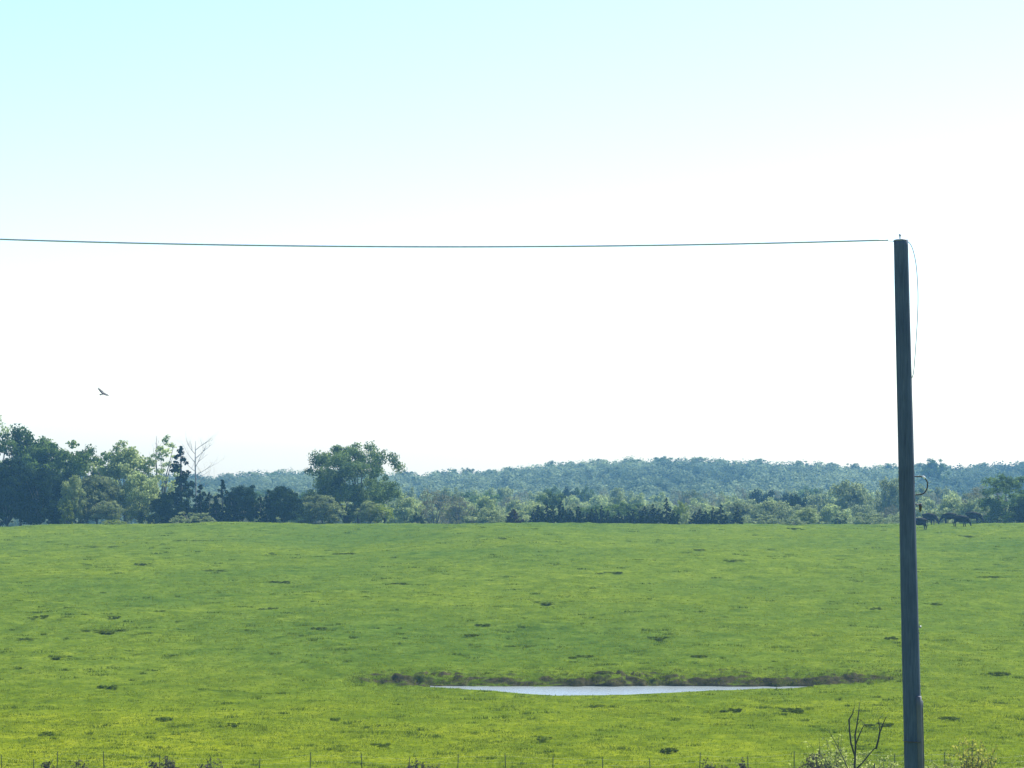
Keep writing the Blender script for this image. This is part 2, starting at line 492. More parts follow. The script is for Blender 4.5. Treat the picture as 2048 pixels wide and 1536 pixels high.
def broadleaf(seed, H=12, W=10, base=0.22, nclump=60, leaf=0.34, per=75, mat=None, bark=None, spread=1.0, open_=0.0, lean=0.0, trunk_x=0.0, rscale=1.0, thin=None):
    """a tree mesh pair (trunk, crown) with its base at the origin"""
    rd = random.Random(seed)
    zc = H * (base + (1 - base) * 0.5); hz = H * (1 - base) * 0.5
    clumps = []
    lobes = [(rd.uniform(0, 2 * math.pi), rd.uniform(-0.5, 0.9), rd.uniform(0.1, 0.30)) for _ in range(7)]
    tries = 0
    while len(clumps) < nclump and tries < nclump * 60:
        tries += 1
        an = rd.uniform(0, 2 * math.pi); cz = rd.uniform(-1, 1)
        rr = rd.uniform(0.20, 1.0) ** 0.45
        bump = 1.0
        for la, lz, ls in lobes:
            dv = math.cos(an - la) * 0.7 + (1 - abs(cz - lz)) * 0.3
            bump += ls * max(0, dv - 0.55) * 1.6
        bump *= rd.uniform(0.82, 1.02) * 0.86
        s = math.sqrt(max(0, 1 - cz * cz))
        if cz < -0.35: s = max(s, 0.75)
        x = math.cos(an) * s * rr * bump * W / 2; y = math.sin(an) * s * rr * bump * W / 2
        z = zc + cz * rr * hz * min(1.12, bump + 0.06)
        r = W * rd.uniform(0.05, 0.11) * rscale
        if open_ and any((x - a) ** 2 + (z - c) ** 2 < (r + b) ** 2 * open_ for a, _, c, b in clumps[-14:]) and rd.random() < 0.75:
            continue
        if thin and rd.random() < thin(x / W, z / H):
            continue
        x += lean * (z / H) * W
        clumps.append((x, y, min(z, H - r * 0.6), r))
    tr_ = W * 0.085
    for q in range(4):
        clumps.append((rd.uniform(-.13, .13) * W, rd.uniform(-.1, .1) * W, H - tr_ * (1 if q == 0 else rd.uniform(1.5, 2.6)), tr_ * rd.uniform(0.9, 1.2)))
    g = Geo()
    r0 = 0.022 * H
    tx = trunk_x
    fork = Vector((tx + rd.uniform(-0.2, 0.2), 0, H * (base + 0.10)))
    g.tube([(tx, 0, -0.6), (tx, 0, 0.15), (tx + rd.uniform(-.1, .1), 0, H * base * 0.6), fork], [r0 * 1.5, r0 * 1.15, r0 * 0.9, r0 * 0.75], 8)
    for c in rd.sample(clumps, min(13, len(clumps))):
        e = Vector(c[:3]); mid = fork.lerp(e, 0.5) + Vector((rd.uniform(-.4, .4), rd.uniform(-.4, .4), rd.uniform(0.1, 0.6)))
        g.tube([fork + Vector((0, 0, -0.2)), mid, e], [r0 * 0.5, r0 * 0.28, r0 * 0.10], 5)
    return g.mesh("trunk", bark or M_BARK, True), crown_mesh("crown", clumps, leaf, per, mat, seed + 1)

def cedar(seed, H=6, W=3.6, mat=None, leaf=0.26, per=150, leaders=((0, 1.0),)):
    """dense juniper: one or more leaders, each a rounded cone with a small spiky tip, full to the ground"""
    rd = random.Random(seed)
    clumps = []
    g = Geo()
    for lx, lh in leaders:
        h = H * lh; ly = rd.uniform(-0.15, 0.15) * W
        w = W * (0.72 if len(leaders) > 1 else 1.0)
        n = int(34 * lh)
        for i in range(n):
            t = (i + rd.random()) / n
            prof = max(0.05, (1 - t ** 1.7)) ** 0.85 * rd.uniform(0.8, 1.1) * (0.8 + 0.2 * min(1, t * 5))
            for _ in range(2):
                an = rd.uniform(0, 2 * math.pi); rr = prof * w / 2 * rd.uniform(0.3, 0.98)
                clumps.append((lx * W + math.cos(an) * rr, ly + math.sin(an) * rr, t * h * 0.95 + 0.12, max(0.15, w * 0.14 * (1 - t * 0.7)) * rd.uniform(0.75, 1.3)))
        clumps.append((lx * W, ly, h - 0.15, 0.13))
        g.tube([(lx * W * 0.4, ly, -0.4), (lx * W, ly, h * 0.5), (lx * W, ly, h * 0.95)], [0.025 * H, 0.016 * H, 0.004 * H], 6)
    return g.mesh("trunk", M_BARK, True), crown_mesh("crown", clumps, leaf, per, mat or M_CEDAR, seed + 5, 1.05)

def shrub(seed, H=2.5, W=4, mat=None, leaf=0.22, per=120, nclump=34):
    rd = random.Random(seed)
    clumps = []
    for i in range(nclump):
        an = rd.uniform(0, 2 * math.pi); rr = math.sqrt(rd.random()) * 0.92
        top = H * (math.sqrt(max(0.05, 1 - rr * rr)) * rd.uniform(0.78, 1.05))
        z = rd.uniform(0.1, 0.95) * top
        clumps.append((math.cos(an) * rr * W / 2, math.sin(an) * rr * W / 2, z, W * rd.uniform(0.07, 0.12)))
    g = Geo()
    for i in range(7):
        c = clumps[i]
        g.tube([(rd.uniform(-.2, .2), rd.uniform(-.2, .2), -0.3), (c[0] * 0.5, c[1] * 0.5, c[2] * 0.55), c[:3]], [0.06, 0.045, 0.015], 5)
    return g.mesh("stems", M_BARK, True), crown_mesh("foliage", clumps, leaf, per, mat, seed + 9, 0.8)

def bare_branches(rd, g, p, dvec, length, r, depth, up=0.12):
    steps = 4
    pts = [Vector(p)]; rad = [r]
    dcur = Vector(dvec).normalized()
    for i in range(steps):
        dcur = (dcur + Vector((rd.uniform(-.22, .22), rd.uniform(-.22, .22), rd.uniform(-.05, .2) * up * 5))).normalized()
        pts.append(pts[-1] + dcur * length / steps); rad.append(r * (1 - 0.72 * (i + 1) / steps))
    g.tube(pts, rad, 5)
    if depth > 0:
        for k in range(4):
            i = rd.randint(1, steps)
            sd_ = Vector((rd.uniform(-1, 1), rd.uniform(-1, 1), rd.uniform(-0.1, 0.9))).normalized()
            bare_branches(rd, g, pts[i], (dcur * 0.7 + sd_ * 0.8), length * rd.uniform(0.42, 0.65), rad[i] * 0.62, depth - 1, up)

PROTO = {}
def proto(key, maker):
    PROTO[key] = maker

SPECS = {
    # key: (name, cat, H, W, (maker args))
    "oak_a": (lambda: broadleaf(3, 13, 12, 0.16, 130, 0.36, 75, M_OAK), 13, 12),
    "oak_b": (lambda: broadleaf(14, 13, 11, 0.14, 120, 0.36, 75, M_OAK), 13, 11),
    "oak_c": (lambda: broadleaf(25, 11, 10, 0.12, 115, 0.34, 75, M_OAK), 11, 10),
    "dark_a": (lambda: broadleaf(31, 10, 9, 0.0, 150, 0.34, 100, M_DARK, rscale=1.2), 10, 9),
    "dark_b": (lambda: broadleaf(37, 9, 8, 0.0, 140, 0.32, 100, M_DARK, rscale=1.2), 9, 8),
    "fresh_a": (lambda: broadleaf(44, 11, 8, 0.08, 105, 0.33, 85, M_FRESH, rscale=1.25), 11, 8),
    "fresh_b": (lambda: broadleaf(48, 10, 8.5, 0.02, 110, 0.33, 85, M_FRESH, rscale=1.25), 10, 8.5),
    "olive_a": (lambda: broadleaf(52, 9, 8, 0.02, 110, 0.32, 85, M_OLIVE, rscale=1.25), 9, 8),
    "olive_b": (lambda: broadleaf(57, 9, 9, 0.04, 110, 0.32, 85, M_OLIVE, rscale=1.25), 9, 9),
    "airy_a": (lambda: broadleaf(61, 13, 5.2, 0.12, 62, 0.30, 80, M_FRESH, M_BARK, rscale=1.15), 13, 5.2),
    "airy_b": (lambda: broadleaf(66, 13, 7, 0.25, 46, 0.28, 42, M_FRESH, M_BARK, open_=0.3), 13, 7),
    "twig_a": (lambda: broadleaf(71, 9, 8, 0.12, 60, 0.22, 60, M_TWIG), 9, 8),
    "yellow": (lambda: broadleaf(75, 6, 5, 0.0, 80, 0.28, 95, M_YELLOW), 6, 5),
    "cedar_a": (lambda: cedar(81, 6, 3.8, leaders=((-0.24, 0.72), (0.05, 1.0), (0.30, 0.6))), 6, 3.8),
    "cedar_b": (lambda: cedar(86, 6, 4.4, leaders=((-0.16, 1.0), (0.22, 0.8))), 6, 4.4),
    "cedar_c": (lambda: cedar(92, 7, 3.2), 7, 3.2),
    "rust": (lambda: cedar(96, 5, 4.6, M_RUST), 5, 4.6),
    "shrub_olive": (lambda: shrub(101, 3, 4, M_OLIVE), 3, 4),
    "shrub_yellow": (lambda: shrub(106, 3, 4, M_YELLOW), 3, 4),
    "shrub_dark": (lambda: shrub(111, 4, 5, M_DARK), 4, 5),
    "shrub_twig": (lambda: shrub(116, 3, 4, M_TWIG, 0.14, 170), 3, 4),
}
_cache = {}
_count = {}
def plant(key, px, ytop, wpx, d, label, group=None, name="broadleaf_tree", cat="tree", sink=0.0):
    if key not in _cache:
        mk, h0, w0 = SPECS[key]
        t, c = mk()
        _cache[key] = (t, c, h0, w0)
    t, c, h0, w0 = _cache[key]
    x = world_x(px, d); z = gz(x, d) - sink
    Ht = world_z(ytop, d) - z
    Wt = wpx / F * d
    rd = random.Random(int(px * 7 + d * 13))
    root = empty(name, (x, d, z), rd.uniform(-0.5, 0.5) + (math.pi if rd.random() < 0.5 else 0))
    root.scale = (Wt / w0, Wt / w0, Ht / h0)
    tag(root, label, cat, group)
    a, b = ("stems", "foliage") if key.startswith("shrub") else ("trunk", "crown")
    obj(a, t, root); obj(b, c, root)
    return root

# --- the wood at the left end
plant("airy_b", -2, 826, 70, 420, "tall pale thin-leaved tree rising above the left wood")
plant("oak_a", 42, 846, 165, 388, "tallest round green tree of the left wood, with knobbly top", None)
plant("oak_b", 108, 872, 168, 382, "round green tree sloping down beside the tallest tree of the left wood")
plant("oak_c", 176, 890, 140, 378, "mid green tree at the dip between the tall left wood and the pale tree")
plant("dark_a", 15, 912, 135, 356, "dense dark blue-green tree at the left edge under the tallest tree")
plant("dark_b", 78, 928, 115, 352, "dense dark tree right of the left-edge dark tree, standing at the pasture edge")
plant("dark_a", -75, 895, 160, 360, "dark dense tree cut off by the left edge of the view")
plant("dark_b", 132, 935, 110, 356, "dark tree behind the small cream-green tree in the left wood")
plant("fresh_b", 146, 948, 56, 346, "small cream-green tree in front of the dark trees of the left wood", name="small_tree")
plant("yellow", 133, 1000, 42, 343, "low tan-green bush at the foot of the small cream-green tree", name="bush", cat="bush")
plant("olive_a", 195, 948, 105, 350, "olive bushy tree between the dark trees and the pale green tree")
plant("fresh_a", 250, 876, 140, 362, "tall pale green tree with gaps in its crown beside the dark cedar group")
plant("fresh_b", 280, 940, 90, 352, "lower pale green tree leaning over the pasture edge left of the thin-trunked tree")
plant("airy_a", 324, 868, 78, 362, "thin upright tree with bare trunk and tufted top left of the pointed cedar")
plant("olive_b", 215, 1000, 70, 345, "low olive bush under the pale green tree", name="bush", cat="bush")
plant("cedar_c", 363, 892, 92, 352, "tall pointed dark cedar beside the leafless tree", name="cedar_tree")
plant("dark_b", 335, 985, 78, 350, "low dark tree at the foot of the tall pointed cedar")
plant("shrub_dark", 300, 1008, 56, 345, "low dark blue shrub at the pasture edge left of the light green bush", name="shrub", cat="shrub")
plant("cedar_b", 408, 968, 70, 352, "dark cedar right below the leafless tree", name="cedar_tree")
plant("cedar_a", 448, 958, 66, 349, "dark cedar with stubby top behind the right end of the light green bush", name="cedar_tree")
plant("dark_b", 486, 968, 74, 351, "rounded dark grey-green tree between two dark cedars")
plant("cedar_b", 530, 978, 52, 349, "narrow dark cedar left of the broad two-topped dark tree", name="cedar_tree")
plant("dark_a", 566, 970, 80, 348, "broad dark tree at the pasture edge left of the round grey bush")
plant("shrub_olive", 383, 1021, 96, 338, "wide light green bush at the pasture edge below the leafless tree", name="bush", cat="bush")
plant("shrub_yellow", 229, 1036, 56, 336, "low yellow-green mound of a bush on the pasture edge", name="bush", cat="bush")
# --- around the lone big tree
plant("fresh_b", 612, 985, 62, 360, "light green tree half hidden behind the round grey-green bush")
plant("olive_a", 645, 988, 84, 346, "round grey-green bush at the pasture edge left of the lone big tree", name="bush", cat="bush")
plant("yellow", 690, 968, 120, 366, "yellow-green tree under the lone big tree's left side")
plant("fresh_b", 740, 1000, 60, 348, "pale bush hiding the trunk foot of the lone big tree", name="bush", cat="bush")
plant("yellow", 768, 1008, 52, 347, "bright yellow-green bush right of the lone big tree's trunk", name="bush", cat="bush")
plant("fresh_a", 812, 984, 96, 405, "pale green rounded tree right of the lone big tree")
plant("twig_a", 868, 972, 96, 396, "grey budding tree with bare upright branches right of the pale rounded tree")
plant("shrub_dark", 836, 1020, 40, 350, "small dark shrub at the pasture edge below the grey budding tree", name="shrub", cat="shrub")
plant("twig_a", 918, 984, 80, 410, "second grey budding tree, lower and wider, right of the first")
plant("fresh_b", 966, 990, 80, 415, "pale green tree behind the small rusty cedar's left side")
plant("shrub_olive", 995, 1024, 34, 345, "small olive shrub touching the left of the rusty dark cedar", name="shrub", cat="shrub")
plant("rust", 1027, 1018, 42, 341, "small dark purple-brown cone-shaped cedar standing alone", name="cedar_tree")
plant("oak_c", 1102, 980, 76, 425, "blue-green oak behind the left end of the cedar row")

def big_tree():
    d = 364.0
    px, ytop, wpx = 705, 884, 212
    x = world_x(px, d); z = gz(x, d)
    H = world_z(ytop, d) - z; W = wpx / F * d
    t, c = broadleaf(203, H, W, 0.20, 165, 0.30, 115, M_BIGOAK, M_BARK, trunk_x=1.0, rscale=0.86, thin=lambda u, v: 0.48 if (u > 0.10 and v > 0.5) else 0.0)
    root = tag(empty("broadleaf_tree", (x, d, z)), "lone big round tree with sky showing through its crown, tallest left of the pond", "tree")
    obj("trunk", t, root); obj("crown", c, root)
big_tree()

def leafless(px, ybase, ytop, d, seed, label, mat, spread=1.0, nb=11):
    rd = random.Random(seed)
    x = world_x(px, d); z = gz(x, d)
    H = world_z(ytop, d) - z
    root = tag(empty("leafless_tree", (x, d, z)), label, "tree")
    g = Geo(); g.tube([(0, 0, -0.5), (0.1, 0, H * 0.4), (-0.05, 0, H * 0.75), (0, 0, H)], [0.26, 0.17, 0.10, 0.03], 7)
    obj("trunk", g.mesh("trunk", mat, True), root)
    g2 = Geo()
    for k in range(nb):
        zz = H * (0.45 + 0.5 * k / nb)
        sx = 1 if rd.random() < 0.72 else -1
        bare_branches(rd, g2, (0, 0, zz), (sx * rd.uniform(0.5, 1.0) * spread, rd.uniform(-.6, .6), rd.uniform(0.25, 0.9)), H * rd.uniform(0.2, 0.32) * (0.45 if spread < 0.5 else 0.9), 0.055, 2)
    obj("branches", g2.mesh("branches", mat), root)
leafless(391, 1050, 882, 382, 5, "leafless grey tree with bare branches reaching right, behind the pointed cedar", M_PALE_BARK)
leafless(313, 1050, 872, 364, 8, "slim pinkish dead trunk standing in the top of the thin upright tree", M_PALE_BARK, 0.25, 5)

# --- row of small cedars along the pasture edge
row = [(1075, 1008, 34, "cedar_a"), (1094, 1004, 28, "cedar_c"), (1114, 999, 40, "cedar_b"), (1132, 1018, 34, "cedar_a"),
       (1150, 1010, 34, "cedar_b"), (1166, 1026, 22, "cedar_c"), (1182, 1014, 30, "cedar_a"), (1198, 1008, 28, "cedar_b"),
       (1216, 1018, 22, "cedar_c"), (1236, 1022, 30, "cedar_a"), (1262, 1016, 38, "cedar_b"), (1288, 1010, 36, "cedar_a"),
       (1311, 1006, 34, "cedar_b"), (1333, 993, 30, "cedar_c"), (1350, 1018, 30, "cedar_b"), (1398, 1015, 38, "cedar_a"),
       (1420, 1012, 34, "cedar_b"), (1442, 1006, 34, "cedar_c"), (1474, 1010, 26, "cedar_c")]
words_ = ["first cedar at the left end of the dark cedar row, broad and low", "slim cedar squeezed between two broader ones near the row's left end",
  "tallest cedar in the left clump of the dark cedar row", "low sloping cedar right of the left clump's tallest cedar",
  "round-headed cedar standing just past the row's left clump", "tiny cedar in the gap between the row's left clump and middle pair",
  "left cedar of the middle pair in the dark cedar row", "right and taller cedar of the middle pair in the dark row",
  "small narrow cedar just right of the middle pair", "lone low cedar in the middle gap of the cedar row",
  "low wide cedar starting the row's long right clump", "second cedar of the row's long right clump, slightly taller",
  "broad cedar directly left of the row's tallest spire", "spired cedar, the tallest of the whole dark cedar row",
  "low cedar directly right of the row's tallest spire", "left cedar of the trio between the tall spire and the last lone cedar",
  "middle cedar of the trio between the tall spire and the last lone cedar", "right, brownish and tallest cedar of the trio near the row's right end",
  "small lone pointed cedar at the right end of the dark row"]
for (px, yt, w, k), lb in zip(row, words_):
    plant(k, px, yt + 2, w * 1.04, 343 + (px * 37 % 11) * 0.5, lb, "dark cedars in a row along the pasture edge", "cedar_tree")
plant("shrub_olive", 1372, 1022, 32, 346, "olive shrub in the gap right of the row's tallest spire", name="shrub", cat="shrub")
plant("yellow", 1360, 1000, 36, 380, "yellow-green bush peeping over the gap in the cedar row", name="bush", cat="bush")
plant("olive_b", 1545, 1000, 110, 400, "wide grey-green tree right of the last lone cedar")
plant("shrub_olive", 1530, 1026, 80, 350, "long low grey-green shrub on the pasture edge right of the last cedar", name="shrub", cat="shrub")
plant("shrub_olive", 1488, 1030, 44, 352, "low shrub right beside the last lone cedar", name="shrub", cat="shrub")
plant("fresh_b", 1612, 1014, 60, 356, "pale green bush left of the utility pole at the pasture edge", name="bush", cat="bush")
plant("shrub_olive", 1590, 1034, 54, 344, "low pale shrub at the pasture edge under the pale green bush", name="shrub", cat="shrub")
plant("dark_b", 1592, 985, 56, 420, "dark green tree above the pale green bush left of the pole")
plant("olive_a", 1700, 958, 110, 440, "blue-grey spreading tree left of the utility pole")
plant("shrub_dark", 1680, 1024, 34, 350, "small dark shrub under the blue-grey spreading tree", name="shrub", cat="shrub")
plant("shrub_olive", 1735, 1022, 90, 350, "wide green shrub just left of the utility pole at the pasture edge", name="shrub", cat="shrub")
plant("olive_b", 1785, 950, 90, 450, "grey-green tree half hidden behind the utility pole")
plant("shrub_olive", 1790, 1026, 60, 352, "green shrub behind the utility pole at grass level", name="shrub", cat="shrub")
plant("shrub_olive", 1880, 1012, 90, 356, "long green shrub behind the grazing cattle", name="shrub", cat="shrub")
plant("fresh_b", 1905, 990, 80, 400, "pale green tree behind the grazing cattle")
plant("twig_a", 1955, 965, 90, 400, "grey budding tree behind the rightmost cow")
plant("oak_c", 2008, 946, 120, 368, "spreading grey-green tree with visible forked trunk at the right edge")
plant("shrub_dark", 1998, 1020, 80, 352, "dark blue shrub under the spreading tree at the right edge", name="shrub", cat="shrub")
plant("dark_a", 2065, 990, 90, 356, "dark tree cut off by the right edge of the view")

# --- trees in the hazy valley, three loose rows
rv = random.Random(77)
def zone(px):
    if px < 640: return "behind the left cedars"
    if px < 1040: return "between the lone big tree and the rusty cedar"
    if px < 1480: return "above the dark cedar row"
    if px < 1800: return "between the last cedar and the utility pole"
    return "behind the grazing cattle"
kinds = {"olive_a": "grey-green", "olive_b": "grey-green", "fresh_a": "pale green", "fresh_b": "pale green", "oak_c": "mid green", "oak_b": "mid green", "twig_a": "grey budding", "dark_b": "dark"}
rows_ = [(415, 1008, 6, 66, 110, 0), (470, 997, 6, 64, 104, 20), (530, 987, 6, 56, 96, 35), (600, 977, 7, 50, 84, 10)]
for d0, yt, jit, w0, w1, off in rows_:
    px = 400 + off
    while px < 2100:
        w = rv.uniform(w0, w1)
        k = rv.choices(list(kinds), [5, 4, 7, 8, 3, 1, 4, 1])[0]
        yy = yt + rv.uniform(-jit, jit) - (6 if 1480 < px < 2100 else 0)
        if not (590 < px < 800 and d0 < 450):
            lb = "%s tree in the hazy valley %s" % (kinds[k], zone(px))
            plant(k, px, yy, w, d0 + rv.uniform(-18, 18), lb, lb.replace(" tree in", " trees in"))
        px += w * rv.uniform(0.42, 0.68)

# --- wooded ridge: one far mass, plus the crowns that stand out on its skyline
def ridge_wood():
    rgw = np.random.default_rng(9)
    Vs, Fs, Ts = [], [], []; nn = 0
    pts = []
    d = 625.0
    while d < 1015:
        step = 6.8
        u = -0.30
        while u < 0.30:
            pts.append((u * d + rgw.uniform(-3, 3), d + rgw.uniform(-3.5, 3.5)))
            u += rgw.uniform(0.7, 1.25) * 8.0 / d
        d += step
    pts = np.array(pts)
    zb = ground(pts[:, 0], pts[:, 1], False)
    for (x, dd), z in zip(pts, zb):
        h = rgw.uniform(6.5, 10.5); w = rgw.uniform(8, 14)
        tone = np.clip(0.45 + 1.1 * vnoise(np.array([x / 40]), np.array([dd / 60]), 3)[0] + rgw.normal(0, 0.22), 0.02, 0.98)
        ncl = 9
        k = 26
        cc = rgw.normal(0, 1, (ncl, 3)); cc /= np.linalg.norm(cc, axis=1, keepdims=True)
        cc[:, 2] = np.abs(cc[:, 2]) * 0.9 - 0.25
        cc *= (w * 0.36, w * 0.36, h * 0.42); cc[:, 2] += h * 0.55
        q = rgw.normal(0, 1, (ncl, k, 3)); q /= np.linalg.norm(q, axis=2, keepdims=True)
        P = (cc[:, None, :] + q * rgw.uniform(0.4, 1.0, (ncl, k, 1)) * w * 0.19).reshape(-1, 3)
        nrm = (P - (0, 0, h * 0.45)); nrm /= np.linalg.norm(nrm, axis=1, keepdims=True)
        tt = np.clip(tone + np.repeat(rgw.normal(0, 0.10, ncl), k) + rgw.normal(0, 0.05, ncl * k), 0, 1)
        v, f, t = leaf_quads(rgw, P + (x, dd, z), 1.0, nrm + (0, 0, 0.3), tt, 0.33)
        Vs.append(v); Fs.append(f + nn); Ts.append(t); nn += len(v)
    me = mesh_np("ridge_wood", np.concatenate(Vs), np.concatenate(Fs), M_WOOD, attr=np.concatenate(Ts))
    tag(obj("ridge_wood", me), "hazy blue-green wood covering the far ridge", None, None, "stuff")
ridge_wood()
px = 392
while px < 2100:
    w = rv.uniform(30, 54)
    if not (600 < px < 800):
        d = 1000 + rv.uniform(-6, 10)
        yy = float(np.interp(px, SKYX, SKYY)) + rv.uniform(-2.0, 3.0)
        side = "left of the lone big tree" if px < 640 else ("between the lone big tree and the utility pole" if px < 1800 else "right of the utility pole")
        lb = "hazy crown on the wooded skyline " + side
        plant(rv.choice(["oak_a", "oak_b", "oak_c", "olive_a"]), px, yy, w, d, lb, "skyline trees " + side, "ridge_tree")
    px += w * rv.uniform(0.9, 1.9)
plant("oak_b", 1868, 914, 56, 860, "large dark blue crown standing out above the ridge right of the pole", None, "ridge_tree")

# ------------------------------------------------------------------ weed clumps on the pasture
M_WEED = leaf_mat("weed_leaves", (0.042, 0.072, 0.008), (0.11, 0.15, 0.016), 0.45, 0.35)
def weed_mesh(seed):
    rgw = np.random.default_rng(seed)
    cl = [(float(np.clip(rgw.normal(0, 0.26), -0.38, 0.38)), rgw.uniform(-0.4, 0.4), rgw.uniform(0.02, 0.2), rgw.uniform(0.08, 0.16)) for _ in range(12)]
    rd_ = np.random.default_rng(seed + 1)
    P = []; Nn = []; T = []
    for cx, cy, cz, r in cl:
        k = 28
        q = rd_.normal(0, 1, (k, 3)); q /= np.linalg.norm(q, axis=1, keepdims=True); q *= r * rd_.uniform(0.3, 1.1, (k, 1)); q[:, 2] = np.abs(q[:, 2]) * 0.8
        P.append(q + (cx, cy, cz)); Nn.append(q / r + (0, 0, 0.3)); T.append(np.clip(rd_.uniform(0.1, 0.8) + rd_.normal(0, 0.15, k), 0, 1))
    v, f, t = leaf_quads(rd_, np.concatenate(P), 0.11, np.concatenate(Nn), np.concatenate(T))
    return mesh_np("weed_clump", v, f, M_WEED, attr=t)
wm = [weed_mesh(500 + i) for i in range(4)]
def d_from_y(py, px):
    ds = np.linspace(101, 333, 1200)
    yy = CY - ground((px - CX) / F * ds, ds, False) / ds * F
    return float(np.interp(-py, -yy, ds))
weeds = [(205, 1093, 90), (375, 1085, 60), (288, 1128, 42), (690, 1101, 52), (1000, 1081, 30), (1065, 1062, 26), (1590, 1060, 34), (1400, 1105, 26),
         (1215, 1143, 66), (800, 1163, 40), (1100, 1203, 80), (1470, 1127, 46), (1750, 1218, 26), (1860, 1199, 44), (232, 1238, 30), (320, 1220, 22),
         (535, 1214, 40), (560, 1160, 44), (215, 1264, 110), (945, 1268, 36), (1040, 1283, 70), (965, 1247, 34), (1320, 1277, 50), (1400, 1312, 40),
         (1780, 1280, 34), (55, 1277, 50), (120, 1315, 60), (640, 1255, 36), (1160, 1310, 60), (1980, 1160, 60), (1940, 1075, 50), (2000, 1345, 50),
         (80, 1235, 30), (430, 1140, 50), (1590, 1420, 50), (1195, 1411, 34), (1460, 1421, 46), (215, 1375, 44), (470, 1452, 30), (330, 1440, 40),
         (1755, 1449, 60), (670, 1439, 22), (1250, 1380, 20), (1900, 1435, 50), (90, 1470, 34), (760, 1490, 44), (1090, 1480, 36), (1340, 1502, 40)]
def weed_words(px, py):
    ver = "high on the pasture" if py < 1120 else ("on the middle slope" if py < 1240 else ("above the pond" if py < 1345 else "in front of the pond"))
    hor = "at far left" if px < 340 else ("left of centre" if px < 800 else ("in the middle" if px < 1250 else ("right of centre" if px < 1700 else "near the utility pole")))
    return "dark low weed clump %s, %s" % (ver, hor)
for i, (px, py, w) in enumerate(weeds):
    d = d_from_y(py + 3, px); x = world_x(px, d); z = gz(x, d)
    o = obj("weed_clump", wm[i % 4])
    o.location = (x, d, z - 0.03); W = w / F * d
    o.scale = (W, 1.0 + 0.5 * W, 0.4 + 0.45 * (i * 7 % 5) / 5); o.rotation_euler = (0, 0, 0.15 * (i % 5 - 2))
    lb = weed_words(px, py)
    tag(o, lb, "weeds", "weed clumps " + lb.split("clump ")[1])

# ------------------------------------------------------------------ utility pole
PD_ = 36.0
def pole_axis(py):
    return np.interp(py, [470, 1536, 2300], [1801.5, 1827.0, 1845.3])
def pole_rad(py):
    return np.interp(py, [480, 900, 1536, 2300], [14.2, 15.6, 18.2, 21.0]) / F * PD_
def pw(px, py, dd=0.0):
    return Vector((world_x(px, PD_), PD_ + dd, world_z(py, PD_)))

def wood_mat():
    m, nt, p, out = new_mat("weathered_wood_shade_tint")
    tc = N(nt, "ShaderNodeTexCoord")
    mp = N(nt, "ShaderNodeMapping"); mp.inputs["Scale"].default_value = (14, 14, 0.8)
    nt.links.new(tc.outputs["Object"], mp.inputs["Vector"])
    g1 = noise(nt, 3.0, 6, vec=mp.outputs["Vector"], rough=0.7)
    g2 = noise(nt, 1.2, 3, vec=tc.outputs["Object"])
    c = ramp(nt, g1, [(0.30, (0.040, 0.064, 0.105)), (0.5, (0.066, 0.100, 0.155)), (0.70, (0.095, 0.13, 0.185))])  # wood tinted blue: the hue of skylit shade is put into its colour
    c2 = ramp(nt, g2, [(0.3, (0.7, 0.7, 0.72)), (0.7, (1.1, 1.07, 1.02))])
    mu = N(nt, "ShaderNodeMix", data_type='RGBA', blend_type='MULTIPLY'); mu.inputs["Factor"].default_value = 1
    nt.links.new(c, mu.inputs[6]); nt.links.new(c2, mu.inputs[7])
    nt.links.new(mu.outputs[2], p.inputs["Base Color"])
    p.inputs["Roughness"].default_value = 0.85
    p.inputs["Specular IOR Level"].default_value = 0.2
    bp = N(nt, "ShaderNodeBump"); bp.inputs["Strength"].default_value = 0.8; bp.inputs["Distance"].default_value = 0.012
    nt.links.new(g1, bp.inputs["Height"]); nt.links.new(bp.outputs["Normal"], p.inputs["Normal"])
    return m
M_POLE = wood_mat()
M_STEEL = plain_mat("galvanised_steel", (0.35, 0.36, 0.38), (0.55, 0.56, 0.58), 20, 0.45, 0.7)
M_PLASTIC = plain_mat("grey_conduit_plastic", (0.07, 0.08, 0.095), (0.11, 0.12, 0.135), 4, 0.6)
M_CABLE = plain_mat("black_cable", (0.03, 0.03, 0.033), (0.06, 0.06, 0.065), 10, 0.5)
M_GREYWIRE = plain_mat("grey_wire", (0.40, 0.45, 0.50), (0.52, 0.57, 0.62), 10, 0.5, 0.2)
M_LOOP_HIGHLIGHT = plain_mat("pale_loop_highlight", (0.7, 0.7, 0.68), (0.82, 0.82, 0.8), 10, 0.25)  # white of the highlight painted on the cable loop

